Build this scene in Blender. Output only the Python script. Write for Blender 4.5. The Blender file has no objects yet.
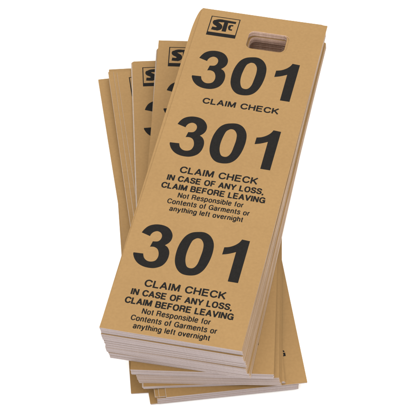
import bpy, bmesh, math, random
from mathutils import Matrix, Vector
random.seed(7)
S = 0.001                                  # everything below is written in millimetres

# ---------------------------------------------------------------- camera, world, lamps, exposure
scene = bpy.context.scene
COL = scene.collection
PITCH, DIST, FPX = math.radians(46.96), 948.4, 2190.4
cd = bpy.data.cameras.new('camera')
cam = bpy.data.objects.new('camera', cd); COL.objects.link(cam)
cam.location = (0, -DIST*math.cos(PITCH)*S, DIST*math.sin(PITCH)*S)
cam.rotation_euler = (math.pi/2 - PITCH, 0, 0)
cd.sensor_width = 36; cd.lens = FPX/420*36
cd.clip_start = 0.01; cd.clip_end = 100
scene.camera = cam

world = bpy.data.worlds.new('World'); scene.world = world
world.use_nodes = True
bg = world.node_tree.nodes['Background']
bg.inputs['Color'].default_value = (0.985, 0.985, 1.0, 1)
bg.inputs['Strength'].default_value = 1.25

def area(name, loc, size, power, color):
    ld = bpy.data.lights.new(name, 'AREA'); ld.shape = 'RECTANGLE'
    ld.size, ld.size_y = size; ld.energy = power; ld.color = color
    o = bpy.data.objects.new(name, ld); COL.objects.link(o)
    o.location = loc
    o.rotation_euler = (-Vector(loc)).to_track_quat('-Z', 'Y').to_euler()
    return o
area('softbox_overhead', (-0.05, 0.10, 1.3), (1.9, 1.5), 20.0, (1.0, 0.985, 0.96))
area('fill_front', (0.1, -1.5, 0.45), (1.0, 0.6), 19.0, (1.0, 0.97, 0.93))  # added fill, low in front, to brighten the shaded tan slivers
area('softbox_side', (-1.2, -0.3, 0.9), (0.7, 0.7), 4.0, (1.0, 0.98, 0.95))
area('fill_right', (1.25, 0.1, 0.9), (0.8, 0.8), 5.0, (1.0, 0.985, 0.96))  # added fill to lighten the stack's shadow on the right

scene.view_settings.view_transform = 'Standard'
scene.view_settings.look = 'None'
scene.view_settings.exposure = 0.0
scene.view_settings.gamma = 1.0

# ---------------------------------------------------------------- materials
def base_mat(name, rough=0.7, spec=0.3):
    m = bpy.data.materials.new(name); m.use_nodes = True
    b = m.node_tree.nodes['Principled BSDF']
    b.inputs['Roughness'].default_value = rough
    b.inputs['Specular IOR Level'].default_value = spec
    return m, m.node_tree, b

def paper(name, c0, c1, bump=0.05, stretch=(1, 1, 1), rnd=0.10, fine=900.0):
    m, nt, b = base_mat(name, 0.68, 0.2)
    N = nt.nodes; Lk = nt.links
    tc = N.new('ShaderNodeTexCoord')
    mp = N.new('ShaderNodeMapping'); mp.inputs['Scale'].default_value = stretch
    Lk.new(tc.outputs['Object'], mp.inputs['Vector'])
    n1 = N.new('ShaderNodeTexNoise'); n1.inputs['Scale'].default_value = 28; n1.inputs['Detail'].default_value = 3
    n2 = N.new('ShaderNodeTexNoise'); n2.inputs['Scale'].default_value = fine; n2.inputs['Detail'].default_value = 4
    Lk.new(mp.outputs[0], n1.inputs['Vector']); Lk.new(mp.outputs[0], n2.inputs['Vector'])
    mx = N.new('ShaderNodeMath'); mx.operation = 'MULTIPLY_ADD'
    mx.inputs[1].default_value = 0.45
    Lk.new(n1.outputs['Fac'], mx.inputs[0])
    sc = N.new('ShaderNodeMath'); sc.operation = 'MULTIPLY'; sc.inputs[1].default_value = 0.55
    Lk.new(n2.outputs['Fac'], sc.inputs[0]); Lk.new(sc.outputs[0], mx.inputs[2])
    cr = N.new('ShaderNodeValToRGB')
    cr.color_ramp.elements[0].position = 0.36; cr.color_ramp.elements[0].color = (*c0, 1)
    cr.color_ramp.elements[1].position = 0.64; cr.color_ramp.elements[1].color = (*c1, 1)
    Lk.new(mx.outputs[0], cr.inputs['Fac'])
    oi = N.new('ShaderNodeObjectInfo')
    mr = N.new('ShaderNodeMapRange'); mr.inputs['To Min'].default_value = 1-rnd; mr.inputs['To Max'].default_value = 1+rnd*0.6
    Lk.new(oi.outputs['Random'], mr.inputs['Value'])
    hs = N.new('ShaderNodeHueSaturation')
    Lk.new(mr.outputs[0], hs.inputs['Value']); Lk.new(cr.outputs[0], hs.inputs['Color'])
    Lk.new(hs.outputs[0], b.inputs['Base Color'])
    bp = N.new('ShaderNodeBump'); bp.inputs['Strength'].default_value = bump; bp.inputs['Distance'].default_value = 0.0001
    Lk.new(n2.outputs['Fac'], bp.inputs['Height']); Lk.new(bp.outputs[0], b.inputs['Normal'])
    return m

TAN = paper('tan_card', (0.211, 0.123, 0.0445), (0.235, 0.139, 0.0515), rnd=0.03)
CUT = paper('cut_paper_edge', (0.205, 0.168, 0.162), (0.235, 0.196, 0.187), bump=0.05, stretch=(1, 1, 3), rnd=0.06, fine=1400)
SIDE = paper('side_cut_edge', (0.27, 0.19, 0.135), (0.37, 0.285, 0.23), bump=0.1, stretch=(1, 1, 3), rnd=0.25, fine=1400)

SLOT = paper('punched_slot_edge', (0.44, 0.30, 0.23), (0.58, 0.42, 0.34), bump=0.1, rnd=0.35)  # same cut paper, coloured lighter and redder to stand in for bounced light
PALE = paper('pale_edge_highlight', (0.25, 0.19, 0.14), (0.29, 0.23, 0.18), rnd=0.05)  # paper highlight painted as a pale strip along the left edge
INK, nt, b = base_mat('black_ink', 0.75, 0.09)
n = nt.nodes.new('ShaderNodeTexNoise'); n.inputs['Scale'].default_value = 1500
tc = nt.nodes.new('ShaderNodeTexCoord'); nt.links.new(tc.outputs['Object'], n.inputs['Vector'])
cr = nt.nodes.new('ShaderNodeValToRGB')
cr.color_ramp.elements[0].position = 0.3; cr.color_ramp.elements[0].color = (0.006, 0.0053, 0.0046, 1)
cr.color_ramp.elements[1].position = 0.75; cr.color_ramp.elements[1].color = (0.009, 0.008, 0.007, 1)
nt.links.new(n.outputs['Fac'], cr.inputs['Fac']); nt.links.new(cr.outputs[0], b.inputs['Base Color'])

FLOOR, nt, b = base_mat('white_tabletop', 0.8, 0.2)
n = nt.nodes.new('ShaderNodeTexNoise'); n.inputs['Scale'].default_value = 12
tc = nt.nodes.new('ShaderNodeTexCoord'); nt.links.new(tc.outputs['Object'], n.inputs['Vector'])
cr = nt.nodes.new('ShaderNodeValToRGB')
cr.color_ramp.elements[0].color = (0.90, 0.90, 0.90, 1); cr.color_ramp.elements[1].color = (0.93, 0.93, 0.93, 1)
nt.links.new(n.outputs['Fac'], cr.inputs['Fac']); nt.links.new(cr.outputs[0], b.inputs['Base Color'])

# ---------------------------------------------------------------- surface under the stack
bm = bmesh.new()
bmesh.ops.create_grid(bm, x_segments=1, y_segments=1, size=6)
me = bpy.data.meshes.new('tabletop'); bm.to_mesh(me); bm.free()
fl = bpy.data.objects.new('tabletop', me); COL.objects.link(fl)
fl.location = (0, 0, 0); me.materials.append(FLOOR); fl['kind'] = 'structure'

# ---------------------------------------------------------------- shape helpers (card frame: u right, v down from the top left corner, mm)
W, L, T = 57.0, 189.93, 0.352
def P(u, v, z=0.0): return ((u-W/2)*S, (L/2-v)*S, z*S)

def bend(me, lift):
    """a slight lengthwise bow and a lifted far end, the same for card and print"""
    for v in me.vertices:
        t = v.co.y/(L*S/2)
        v.co.z += S*(lift[0]*(t*t-1)*-0.5 + lift[1]*max(0, t-0.55)**2*4)

def fill_mesh(loops, z, thick=0.0, cuts=0):
    """filled outline(s) as a mesh, through a 2D curve"""
    cu = bpy.data.curves.new('outline', 'CURVE'); cu.dimensions = '2D'; cu.fill_mode = 'BOTH'
    for lp in loops:
        sp = cu.splines.new('POLY'); sp.points.add(len(lp)-1)
        for p, (u, v) in zip(sp.points, lp): p.co = ((u-W/2), (L/2-v), 0, 1)
        sp.use_cyclic_u = True
    cu.extrude = thick/2
    return curve_to_mesh(cu, z, cuts)

def curve_to_mesh(cu, z, cuts=0, fit=None):
    tmp = bpy.data.objects.new('tmp', cu); COL.objects.link(tmp)
    bpy.context.view_layer.update()
    dg = bpy.context.evaluated_depsgraph_get()
    me = bpy.data.meshes.new_from_object(tmp.evaluated_get(dg))
    bpy.data.objects.remove(tmp); bpy.data.curves.remove(cu)
    bm = bmesh.new(); bm.from_mesh(me)
    bmesh.ops.remove_doubles(bm, verts=bm.verts, dist=1e-4)
    if fit:
        xs = [v.co.x for v in bm.verts]; ys = [v.co.y for v in bm.verts]
        u0, u1, v0, v1 = fit
        for v in bm.verts:
            v.co.x = u0-W/2 + (v.co.x-min(xs))/(max(xs)-min(xs))*(u1-u0)
            v.co.y = L/2-v1 + (v.co.y-min(ys))/(max(ys)-min(ys))*(v1-v0)
    for k in range(1, cuts+1):
        y = -L/2 + L*k/(cuts+1)
        bmesh.ops.bisect_plane(bm, geom=bm.verts[:]+bm.edges[:]+bm.faces[:], plane_co=(0, y, 0), plane_no=(0, 1, 0))
    for v in bm.verts:
        v.co.z += z; v.co *= S
    bmesh.ops.recalc_face_normals(bm, faces=bm.faces) if cuts else None
    bm.to_mesh(me); bm.free()
    return me

def smooth_loop(pts, corners=(), n=6):
    """Catmull-Rom through pts, sharp at the given indices"""
    out = []; N = len(pts)
    for i in range(N):
        p0, p1, p2, p3 = pts[i-1], pts[i], pts[(i+1) % N], pts[(i+2) % N]
        if i in corners: p0 = p1
        if (i+1) % N in corners: p3 = p2
        for k in range(n):
            t = k/n
            out.append(tuple(0.5*((2*b_) + (c_-a_)*t + (2*a_-5*b_+4*c_-d_)*t*t + (3*b_-a_-3*c_+d_)*t**3)
                             for a_, b_, c_, d_ in zip(p0, p1, p2, p3)))
    return out

def rounded(cx, cy, w, h, r, n=8):
    out = []
    for (sx, sy, a0) in ((1, -1, -90), (1, 1, 0), (-1, 1, 90), (-1, -1, 180)):
        for k in range(n+1):
            a = math.radians(a0+90*k/n)
            out.append((cx+sx*(w/2-r)+r*math.cos(a), cy+sy*(h/2-r)+r*math.sin(a)))
    return out

# ---------------------------------------------------------------- the ticket
def ticket_mesh(name, tl=(0.5, 0.5), tr=0.4, br=0.3, bl=0.4, wob=0.0, lift=(0, 0), pale=0, hx=0.0):
    lp = []
    def corner(cx, cy, sx, sy, rx, ry, n=8):
        pts = []
        for k in range(n+1):
            a = math.pi/2*k/n
            pts.append((cx+sx*rx*(1-math.sin(a)), cy+sy*ry*(1-math.cos(a))))
        return pts
    lp += corner(0, 0, 1, 1, *tl)[::-1][::-1]           # top edge -> left edge
    lp += [(wob*math.sin(k*1.3), L*k/10) for k in range(2, 10)]
    lp += corner(0, L, 1, -1, bl, bl)[::-1]
    lp += corner(W, L, -1, -1, br, br)
    lp += [(W+wob*math.sin(k*1.7+1), L*k/10) for k in range(9, 1, -1)]
    lp += corner(W, 0, -1, 1, tr, tr)[::-1]
    hole = rounded(32.9+hx, 15.8, 18.2, 11.3, 2.7)
    me = fill_mesh([lp, hole], T/2, T, cuts=11)
    me.name = name
    me.materials.clear(); me.materials.append(TAN); me.materials.append(CUT); me.materials.append(SIDE); me.materials.append(PALE); me.materials.append(SLOT)
    for p in me.polygons:
        if abs(p.normal.z) < 0.5:
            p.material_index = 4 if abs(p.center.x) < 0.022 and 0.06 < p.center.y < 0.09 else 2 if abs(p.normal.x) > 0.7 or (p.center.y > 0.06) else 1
        else: p.material_index = 0
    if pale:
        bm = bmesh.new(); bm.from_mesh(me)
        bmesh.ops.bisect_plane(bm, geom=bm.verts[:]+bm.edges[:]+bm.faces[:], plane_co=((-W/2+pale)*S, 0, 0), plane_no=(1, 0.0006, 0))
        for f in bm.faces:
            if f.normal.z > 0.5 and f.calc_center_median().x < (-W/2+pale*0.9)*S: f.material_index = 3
        for v in bm.verts:
            if v.co.x < (-W/2+0.05)*S and v.co.z > T*0.9*S: v.co.z -= 0.12*S
        bm.to_mesh(me); bm.free()
    bend(me, lift)
    return me

# ---------------------------------------------------------------- the printing
D3 = [(4.68, 137.82), (5.39, 135.8), (6.68, 133.84), (8.82, 132.54), (11.53, 132.15), (14.11, 132.73), (15.99, 134.21), (17.28, 136.55), (17.49, 139.01), (16.83, 141.0), (15.53, 142.58), (16.93, 143.57), (18.03, 145.64), (18.36, 148.32), (17.97, 151.14), (16.78, 153.48), (14.73, 155.01), (12.45, 155.58), (9.65, 155.36), (7.18, 154.25), (5.26, 152.28), (4.09, 149.97), (3.97, 148.9), (7.94, 148.7), (8.68, 150.65), (10.1, 151.99), (11.82, 152.26), (13.54, 151.35), (14.21, 149.2), (13.91, 146.97), (12.93, 145.15), (11.37, 144.38), (9.76, 144.63), (10.23, 141.57), (12.21, 141.15), (13.14, 139.75), (13.2, 137.88), (12.3, 136.39), (10.79, 135.87), (9.42, 136.63), (8.68, 137.91), (8.46, 139.07)]
D0o = [(26.9, 132.88), (29.96, 132.59), (32.71, 134.16), (34.68, 137.56), (35.31, 142.16), (34.95, 147.53), (33.74, 152.11), (31.72, 154.98), (28.9, 156.15), (25.59, 155.93), (23.11, 153.9), (21.44, 150.4), (20.85, 145.82), (21.11, 141.03), (22.35, 136.6), (24.29, 134.03)]
D0i = [(27.79, 136.16), (29.3, 136.56), (30.65, 138.65), (31.08, 141.88), (30.92, 146.04), (30.55, 149.64), (29.54, 151.84), (28.07, 152.38), (26.58, 151.65), (25.46, 148.96), (25.05, 145.52), (25.26, 141.69), (25.84, 138.25), (26.7, 136.87)]
D1 = [(45.5, 133.12), (48.83, 133.37), (48.59, 156.02), (44.39, 155.99), (44.47, 140.22), (41.69, 141.76), (39.22, 142.63), (39.28, 138.72), (41.36, 138.04), (43.3, 136.68), (44.72, 134.95)]
ZI = T+0.02
def number_meshes():
    top, bot = 132.6, 155.9
    out = []
    for v0, v1, du in ((26.7, 50.7, 0.8), (68.6, 92.4, 0.5), (132.4, 156.0, 0.0)):
        f = lambda p: [(u+du, v0+(v-top)*(v1-v0)/(bot-top)) for u, v in p]
        d3 = smooth_loop(D3, corners=(0, 10, 22, 23, 32, 33, 41))
        me = fill_mesh([f(d3), f(smooth_loop(D0o)), f(smooth_loop(D0i)), f(smooth_loop(D1, corners=(0, 1, 2, 3, 4, 6, 7)))], ZI)
        me.name = 'number'; out.append(me)
    return out

CAPS = {   # monoline capitals: width, strokes; x right, y up, height 1; tuples marked 's' are smooth curves
'C': (.74, [('s', [(.70,.70),(.62,.86),(.40,.94),(.17,.83),(.07,.5),(.17,.17),(.40,.06),(.62,.15),(.71,.33)])]),
'L': (.56, [('l', [(.07,1),(.07,.06),(.56,.06)])]),
'A': (.72, [('l', [(.04,0),(.37,1)]), ('l', [(.68,0),(.35,1)]), ('l', [(.14,.32),(.58,.32)])]),
'I': (.14, [('l', [(.07,1),(.07,0)])]),
'M': (.82, [('l', [(.07,0),(.07,1)]), ('l', [(.09,1),(.43,.04)]), ('l', [(.39,.04),(.73,1)]), ('l', [(.75,1),(.75,0)])]),
'H': (.70, [('l', [(.07,1),(.07,0)]), ('l', [(.63,1),(.63,0)]), ('l', [(.07,.52),(.63,.52)])]),
'E': (.64, [('l', [(.62,.94),(.07,.94),(.07,.06),(.64,.06)]), ('l', [(.07,.52),(.58,.52)])]),
'K': (.70, [('l', [(.07,1),(.07,0)]), ('l', [(.65,1),(.09,.38)]), ('l', [(.26,.57),(.68,0)])]),
'N': (.70, [('l', [(.07,0),(.07,1)]), ('l', [(.08,1),(.62,0)]), ('l', [(.63,0),(.63,1)])]),
'S': (.66, [('s', [(.60,.70),(.54,.87),(.33,.94),(.13,.87),(.09,.72),(.17,.58),(.35,.51),(.54,.43),(.60,.28),(.53,.12),(.33,.06),(.11,.13),(.05,.32)])]),
'O': (.78, [('s', [(.39,.94),(.17,.85),(.07,.5),(.17,.15),(.39,.06),(.61,.15),(.71,.5),(.61,.85),(.39,.94)])]),
'F': (.58, [('l', [(.58,.94),(.07,.94),(.07,0)]), ('l', [(.07,.50),(.52,.50)])]),
'Y': (.70, [('l', [(.02,1),(.35,.42),(.35,0)]), ('l', [(.68,1),(.35,.42)])]),
'B': (.68, [('l', [(.07,0),(.07,.94),(.40,.94)]), ('s', [(.36,.94),(.50,.91),(.57,.74),(.50,.56),(.36,.53)]), ('l', [(.07,.53),(.40,.53)]),
            ('s', [(.38,.53),(.54,.49),(.62,.29),(.54,.09),(.38,.06)]), ('l', [(.07,.06),(.40,.06)])]),
'R': (.70, [('l', [(.07,0),(.07,.94),(.42,.94)]), ('s', [(.38,.94),(.54,.91),(.61,.73),(.54,.53),(.38,.49)]), ('l', [(.07,.49),(.42,.49)]), ('l', [(.42,.49),(.57,.36),(.62,0)])]),
'V': (.70, [('l', [(.03,1),(.36,.0)]), ('l', [(.34,.0),(.67,1)])]),
'G': (.78, [('s', [(.70,.72),(.61,.87),(.40,.94),(.17,.83),(.07,.5),(.17,.17),(.40,.06),(.58,.12),(.70,.30)]), ('l', [(.42,.46),(.71,.46),(.71,0)])]),
',': (.16, [('l', [(.09,.14),(.09,0),(.03,-.16)])]),
' ': (.26, []),
'o': (.58, [('s', [(.29,.70),(.12,.62),(.06,.36),(.12,.10),(.29,.03),(.46,.10),(.52,.36),(.46,.62),(.29,.70)])]),
't': (.30, [('l', [(.15,.93),(.15,.10),(.20,.03),(.29,.03)]), ('l', [(.01,.69),(.29,.69)])]),
'e': (.56, [('l', [(.07,.39),(.50,.39)]), ('s', [(.50,.39),(.46,.62),(.29,.70),(.12,.62),(.06,.36),(.12,.10),(.29,.03),(.43,.08),(.50,.20)])]),
's': (.50, [('s', [(.43,.54),(.38,.67),(.24,.70),(.10,.64),(.09,.50),(.24,.40),(.40,.32),(.44,.19),(.37,.06),(.22,.03),(.08,.08),(.05,.21)])]),
'p': (.58, [('l', [(.07,.72),(.07,-.26)]), ('s', [(.07,.52),(.16,.67),(.30,.70),(.46,.60),(.52,.36),(.46,.12),(.30,.03),(.16,.06),(.07,.20)])]),
'n': (.54, [('l', [(.07,.72),(.07,0)]), ('s', [(.07,.48),(.15,.65),(.30,.70),(.44,.63),(.47,.45),(.47,.2),(.47,.0)])]),
'i': (.14, [('l', [(.07,.72),(.07,0)]), ('l', [(.07,1),(.07,.86)])]),
'b': (.58, [('l', [(.07,1),(.07,0)]), ('s', [(.07,.52),(.16,.67),(.30,.70),(.46,.60),(.52,.36),(.46,.12),(.30,.03),(.16,.06),(.07,.20)])]),
'l': (.14, [('l', [(.07,1),(.07,0)])]),
'f': (.30, [('l', [(.14,0),(.14,.86),(.19,.95),(.29,.96)]), ('l', [(.01,.69),(.29,.69)])]),
'r': (.34, [('l', [(.07,.72),(.07,0)]), ('s', [(.07,.46),(.13,.62),(.22,.69),(.33,.69)])]),
'a': (.56, [('s', [(.08,.52),(.13,.66),(.28,.70),(.42,.65),(.46,.50),(.46,.25),(.47,.06),(.53,.01)]), ('s', [(.46,.42),(.30,.38),(.11,.33),(.05,.18),(.12,.05),(.25,.02),(.40,.10),(.46,.24)])]),
'm': (.84, [('l', [(.07,.72),(.07,0)]), ('s', [(.07,.48),(.14,.65),(.26,.70),(.38,.64),(.42,.47),(.42,.2),(.42,0)]), ('s', [(.42,.48),(.49,.65),(.61,.70),(.73,.64),(.77,.47),(.77,.2),(.77,0)])]),
'y': (.52, [('l', [(.02,.72),(.27,.02)]), ('l', [(.50,.72),(.24,-.12),(.17,-.24),(.05,-.25)])]),
'h': (.54, [('l', [(.07,1),(.07,0)]), ('s', [(.07,.48),(.15,.65),(.30,.70),(.44,.63),(.47,.45),(.47,.2),(.47,.0)])]),
'g': (.58, [('s', [(.51,.52),(.42,.67),(.28,.70),(.12,.60),(.06,.36),(.12,.12),(.28,.03),(.42,.06),(.51,.20)]), ('s', [(.51,.72),(.51,.4),(.51,.0),(.46,-.18),(.30,-.25),(.14,-.22),(.08,-.10)])]),
'v': (.50, [('l', [(.02,.72),(.26,.0)]), ('l', [(.24,.0),(.48,.72)])])}

def caps_line(bm, s, u0, u1, v0, v1, weight):
    gap = .15
    tot = sum(CAPS[c][0] for c in s)+gap*(len(s)-1)
    k = (u1-u0)/tot; h = v1-v0; x = 0; q = 0
    for ch in s:
        w_, strokes = CAPS[ch]
        for kind, pts in strokes:
            if kind == 's': pts = cat_open(pts, 4)
            pts = [(u0+(x+a)*k, v1-b_*h) for a, b_ in pts]
            vs, fs = miter(pts, weight, ZI+0.003*(q % 5)); q += 1
            V = [bm.verts.new(v) for v in vs]
            for f in fs:
                f = bm.faces.new([V[i] for i in f]); f.normal_update()
                if f.normal.z < 0: f.normal_flip()
        x += w_+gap

def cat_open(p, n=5):
    q = [p[0]]+list(p)+[p[-1]]; o = []
    for i in range(1, len(q)-2):
        for k in range(n):
            t = k/n
            o.append(tuple(0.5*((2*b_)+(c_-a_)*t+(2*a_-5*b_+4*c_-d_)*t*t+(3*b_-a_-3*c_+d_)*t**3) for a_, b_, c_, d_ in zip(q[i-1], q[i], q[i+1], q[i+2])))
    return o+[p[-1]]

def miter(pts, w, z):
    vs, fs = [], []
    n = len(pts)
    for i, (u, v) in enumerate(pts):
        def nrm(a, c):
            dx, dy = c[0]-a[0], c[1]-a[1]; l = math.hypot(dx, dy) or 1; return (-dy/l, dx/l)
        n1 = nrm(pts[i-1], pts[i]) if i else nrm(pts[0], pts[1])
        n2 = nrm(pts[i], pts[i+1]) if i < n-1 else n1
        mx, my = n1[0]+n2[0], n1[1]+n2[1]; l = math.hypot(mx, my) or 1; mx, my = mx/l, my/l
        d = min(1/max(mx*n1[0]+my*n1[1], .3), 2.2)
        vs += [P(u+mx*w/2*d, v+my*w/2*d, z), P(u-mx*w/2*d, v-my*w/2*d, z)]
        if i: fs.append((2*i-2, 2*i-1, 2*i+1, 2*i))
    return vs, fs

def text_mesh(lines, name):
    """lines: (text, u0, u1, v_top, v_bottom, bold)"""
    bm = bmesh.new()
    for (s, u0, u1, v0, v1, bold) in lines:
        caps_line(bm, s, u0, u1, v0, v1, bold)
    me = bpy.data.meshes.new(name); bm.to_mesh(me); bm.free()
    return me

def ribbon(pts, w, z):
    """a stroke of width w along pts as a flat strip"""
    vs, fs = [], []
    n = len(pts)
    for i, (u, v) in enumerate(pts):
        a = pts[max(i-1, 0)]; c = pts[min(i+1, n-1)]
        dx, dy = c[0]-a[0], c[1]-a[1]; l = math.hypot(dx, dy)
        nx, ny = -dy/l, dx/l
        ww = w[i] if isinstance(w, (list, tuple)) else w
        vs += [P(u+nx*ww/2, v+ny*ww/2, z), P(u-nx*ww/2, v-ny*ww/2, z)]
        if i: fs.append((2*i-2, 2*i-1, 2*i+1, 2*i))
    return vs, fs

def logo_mesh():
    bm = bmesh.new()
    def add(vs, fs):
        V = [bm.verts.new(v) for v in vs]
        for f in fs:
            bm.faces.new([V[i] for i in f])
    def rect(u0, v0, u1, v1, z): add([P(u0, v0, z), P(u1, v0, z), P(u1, v1, z), P(u0, v1, z)], [(0, 1, 2, 3)])
    z = ZI
    rect(5.1, 4.2, 18.3, 4.62, z); rect(5.1, 14.6, 18.3, 16.8, z)
    rect(5.1, 4.62, 5.52, 14.6, z); rect(17.88, 4.62, 18.3, 14.6, z)
    def spline(p, n=5):
        q = [p[0]]+list(p)+[p[-1]]; o = []
        for i in range(1, len(q)-2):
            for k in range(n):
                t = k/n
                o.append(tuple(0.5*((2*b_)+(c_-a_)*t+(2*a_-5*b_+4*c_-d_)*t*t+(3*b_-a_-3*c_+d_)*t**3) for a_, b_, c_, d_ in zip(q[i-1], q[i], q[i+1], q[i+2])))
        return o+[p[-1]]
    # S whose top stroke runs on into the bar of the T, then the stem of the T, then the small c
    add(*ribbon([(16.7, 6.75), (13, 6.6), (10.6, 6.6)], [1.4, 1.5, 1.7], z))
    s = spline([(10.7, 6.62), (9.0, 6.75), (7.8, 7.45), (7.75, 8.5), (8.9, 9.3), (9.9, 10.2), (9.9, 11.5), (8.7, 12.2), (6.7, 12.05)])
    add(*ribbon(s, [1.9]*10+[2.5]*(len(s)-16)+[2.0]*6, z+0.004))
    add(*ribbon([(12.4, 6.9), (12.4, 13.3)], [1.8, 1.95], z+0.008))
    c = spline([(15.9, 8.9), (15.1, 8.75), (14.45, 9.3), (14.4, 10.5), (14.7, 11.5), (15.9, 11.6)])
    add(*ribbon(c, [0.85]*8+[1.2]*8+[0.9]*(len(c)-16), z+0.002))
    bmesh.ops.recalc_face_normals(bm, faces=bm.faces)
    for f in bm.faces:
        if f.normal.z < 0: f.normal_flip()
    me = bpy.data.meshes.new('logo'); bm.to_mesh(me); bm.free()
    return me

def block(o):
    """the lines under the lower numbers; o = shift down the card"""
    head = [('CLAIM CHECK', 12.2, 45.2, 98.0+o, 101.6+o, 0.72)]
    warn = [('IN CASE OF ANY LOSS,', 8.0, 48.9, 103.6+o, 106.7+o, 0.68),
            ('CLAIM BEFORE LEAVING', 6.6, 50.4, 108.3+o, 111.4+o, 0.68)]
    fine = [('Not Responsible for', 14.6, 42.2, 112.9+o, 115.6+o, 0.46),
            ('Contents of Garments or', 11.0, 45.6, 116.9+o, 119.6+o, 0.46),
            ('anything left overnight', 12.9, 43.6, 120.9+o, 123.5+o, 0.46)]
    return head, warn, fine

PRINT = [('number', m) for m in number_meshes()]
PRINT.append(('heading', text_mesh([('CLAIM CHECK', 12.7, 45.9, 56.0, 59.3, 0.72)], 'heading')))
for o in (0.0, 63.9):
    h, w_, f_ = block(o)
    PRINT.append(('heading', text_mesh(h, 'heading')))
    PRINT.append(('warning_text', text_mesh(w_, 'warning_text')))
    PRINT.append(('fine_print', text_mesh(f_, 'fine_print')))
PRINT.append(('logo', logo_mesh()))
LAST = PRINT[6+3][1]
for _, m in PRINT:
    m.materials.clear(); m.materials.append(INK)

PLAIN = [ticket_mesh('ticket', tl=(a, b_), tr=c_, bl=d_, br=e_, wob=w_) for a, b_, c_, d_, e_, w_ in
         ((0.8, 1.4, .4, .3, .3, .04), (0.5, 0.5, .6, .5, .4, .03), (1.2, 1.6, .5, .2, .6, .05), (0.3, 0.4, .3, .4, .3, .0))]
SHARP = ticket_mesh('ticket', tl=(0.15, 0.15), tr=0.12, bl=0.25, br=0.12)
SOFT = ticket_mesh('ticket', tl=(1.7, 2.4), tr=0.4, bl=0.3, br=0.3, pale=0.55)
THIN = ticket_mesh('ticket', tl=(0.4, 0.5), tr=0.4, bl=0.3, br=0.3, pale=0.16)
WORN = ticket_mesh('ticket', tl=(2.4, 17.0), tr=0.4, bl=0.3, br=0.3, hx=1.0)

def ticket(pose, mesh, label, group, printed=False):
    x, y, z, zt, ang = pose
    o = bpy.data.objects.new('claim_ticket', mesh); COL.objects.link(o)
    o.location = (x*S, y*S, z*S)
    o.rotation_euler = (math.atan(zt/(L/2)), 0, math.radians(ang))
    o['label'] = label; o['category'] = 'ticket'; o['group'] = group
    if printed:
        for nm, m in (PRINT if printed == 'all' else [q for q in PRINT if q[1] is not LAST]):
            c = bpy.data.objects.new(nm, m); COL.objects.link(c); c.parent = o
    return o

# ---------------------------------------------------------------- the fan, from the tabletop up
K = {   # x, y, z, far-end lift, angle
'E':(-10.73,-4.26,0.02,0.00,4.50),
'D':(-9.34,-8.70,0.36,0.00,8.31),
'D2':(-5.4,-8.7,0.70,0.00,7.7),
'D3':(-5.0,-8.7,3.60,0.00,7.4),
'A2':(-6.03,-8.10,3.95,0.00,7.47),
'A3':(-4.0,-8.38,4.29,0.00,7.23),
'A':(-1.8,-8.79,4.63,0.00,7.61),
'Bb':(-2.9,-6.2,5.00,-0.05,2.85),
'Bb2':(-3.2,-6.3,6.05,-0.10,2.75),
'Bn':(2.3,-6.3,6.45,0.00,-1.3),
'Bm':(1.45,-5.4,10.80,0.80,-1.50),
'Bm2':(1.30,-5.7,10.80,0.80,-2.0),
'Bt':(0.95,-6.01,14.95,1.50,-2.50),
'Tb':(5.6,-5.3,15.35,1.50,-10.93),
'T0':(4.48,-7.65,34.20,0.93,-12.22),
'T1':(3.45,-7.1,33.84,0.93,-11.55)}
def lerp(a, b_, t): return tuple(p+(q-p)*t for p, q in zip(a, b_))
def jit(p, d=0.06, r=0.02, dx=0, dy=0, da=0):
    return (p[0]+random.uniform(-d, d)+dx, p[1]+random.uniform(-d, d)+dy, p[2], p[3], p[4]+random.uniform(-r, r)+da)

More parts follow.
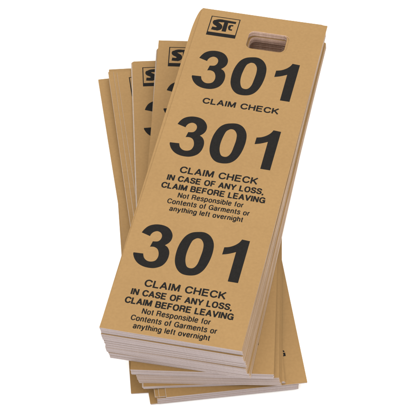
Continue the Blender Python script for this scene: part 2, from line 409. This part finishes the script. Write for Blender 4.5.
GL, GM, GU = 'tickets of the lowest bundle', 'tickets of the middle bundle', 'tickets of the upper bundle'
ticket(K['E'], PLAIN[3], 'tan ticket lying lowest of all on the white surface, its lower left corner bare', GL, True)
ticket(K['D'], PLAIN[3], 'tan ticket whose upper left corner pokes out farthest left of the fan', GL, True)
for i in range(9):
    t = i/8
    ticket(jit((lerp(K['D2'], K['D3'], t))), PLAIN[i % 3], 'tan ticket inside the lowest bundle, showing only its pale bottom edge', GL)
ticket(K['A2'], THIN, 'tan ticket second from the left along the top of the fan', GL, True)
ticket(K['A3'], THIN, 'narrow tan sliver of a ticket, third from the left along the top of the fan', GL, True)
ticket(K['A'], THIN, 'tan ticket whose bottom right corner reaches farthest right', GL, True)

for i in range(3):
    ticket(jit(lerp(K['Bb'], K['Bb2'], i/3)), PLAIN[i % 3], 'tan ticket low in the middle bundle, only its pale edges showing', GM)
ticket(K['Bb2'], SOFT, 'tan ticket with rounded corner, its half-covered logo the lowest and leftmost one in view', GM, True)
nb = 12
for i in range(nb):
    t = i/nb
    base = lerp(K['Bn'], K['Bm'], t)
    ticket(jit(base[:4]+(lerp(K['Bn'], K['Bm'], min(1, t*1.8))[4],)), PLAIN[i % 3], 'tan ticket halfway up the middle bundle, only its pale edges showing', GM)
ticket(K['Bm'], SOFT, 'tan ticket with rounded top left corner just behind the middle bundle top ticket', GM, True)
for i in range(10):
    ticket(jit(lerp(K['Bm'], K['Bt'], (i+1)/11)[:0] + lerp(K['Bm2'], K['Bt'], (i+1)/11)[:4]+(K['Bt'][4],)), PLAIN[i % 3],
           'tan ticket high in the middle bundle under its top ticket, only edges showing', GM)
ticket(K['Bt'], SHARP, 'tan ticket topping the middle bundle, its logo half covered by the big upright bundle', GM, True)

NT = 54
clump = {0: (0, 0, 0)}
cl = [(0.1, -0.35, 0.22), (0.25, -0.45, -0.30), (-0.2, -0.05, 0.20), (0.2, -0.6, -0.25), (-0.1, 0.1, 0.12)]
bounds = [0, 10, 20, 33, 44, NT-2]
for i in range(NT-2):
    k = max(j for j in range(5) if i >= bounds[j])
    dx, dy, da = cl[k]
    t = i/(NT-1); f = max(0.0, (t-0.25)/0.75)**0.6
    p = lerp(K['Tb'], K['T0'], t)
    ticket(jit(p, 0.07, 0.025, dx-0.6*f, dy+0.3*f, da+0.38*f), WORN if t > 0.6 else PLAIN[i % 3],
           'tan ticket in the %s third of the uppermost bundle, only its pale edges showing' % (('bottom', 'middle', 'upper')[min(2, i//18)]), GU)
ticket(K['T1'], WORN, 'tan ticket directly under the topmost, its worn upper left corner just poking out', GU, 'all')
ticket(K['T0'], SHARP, 'topmost tan ticket with hang hole, number 301 printed three times in full view', GU, 'all')
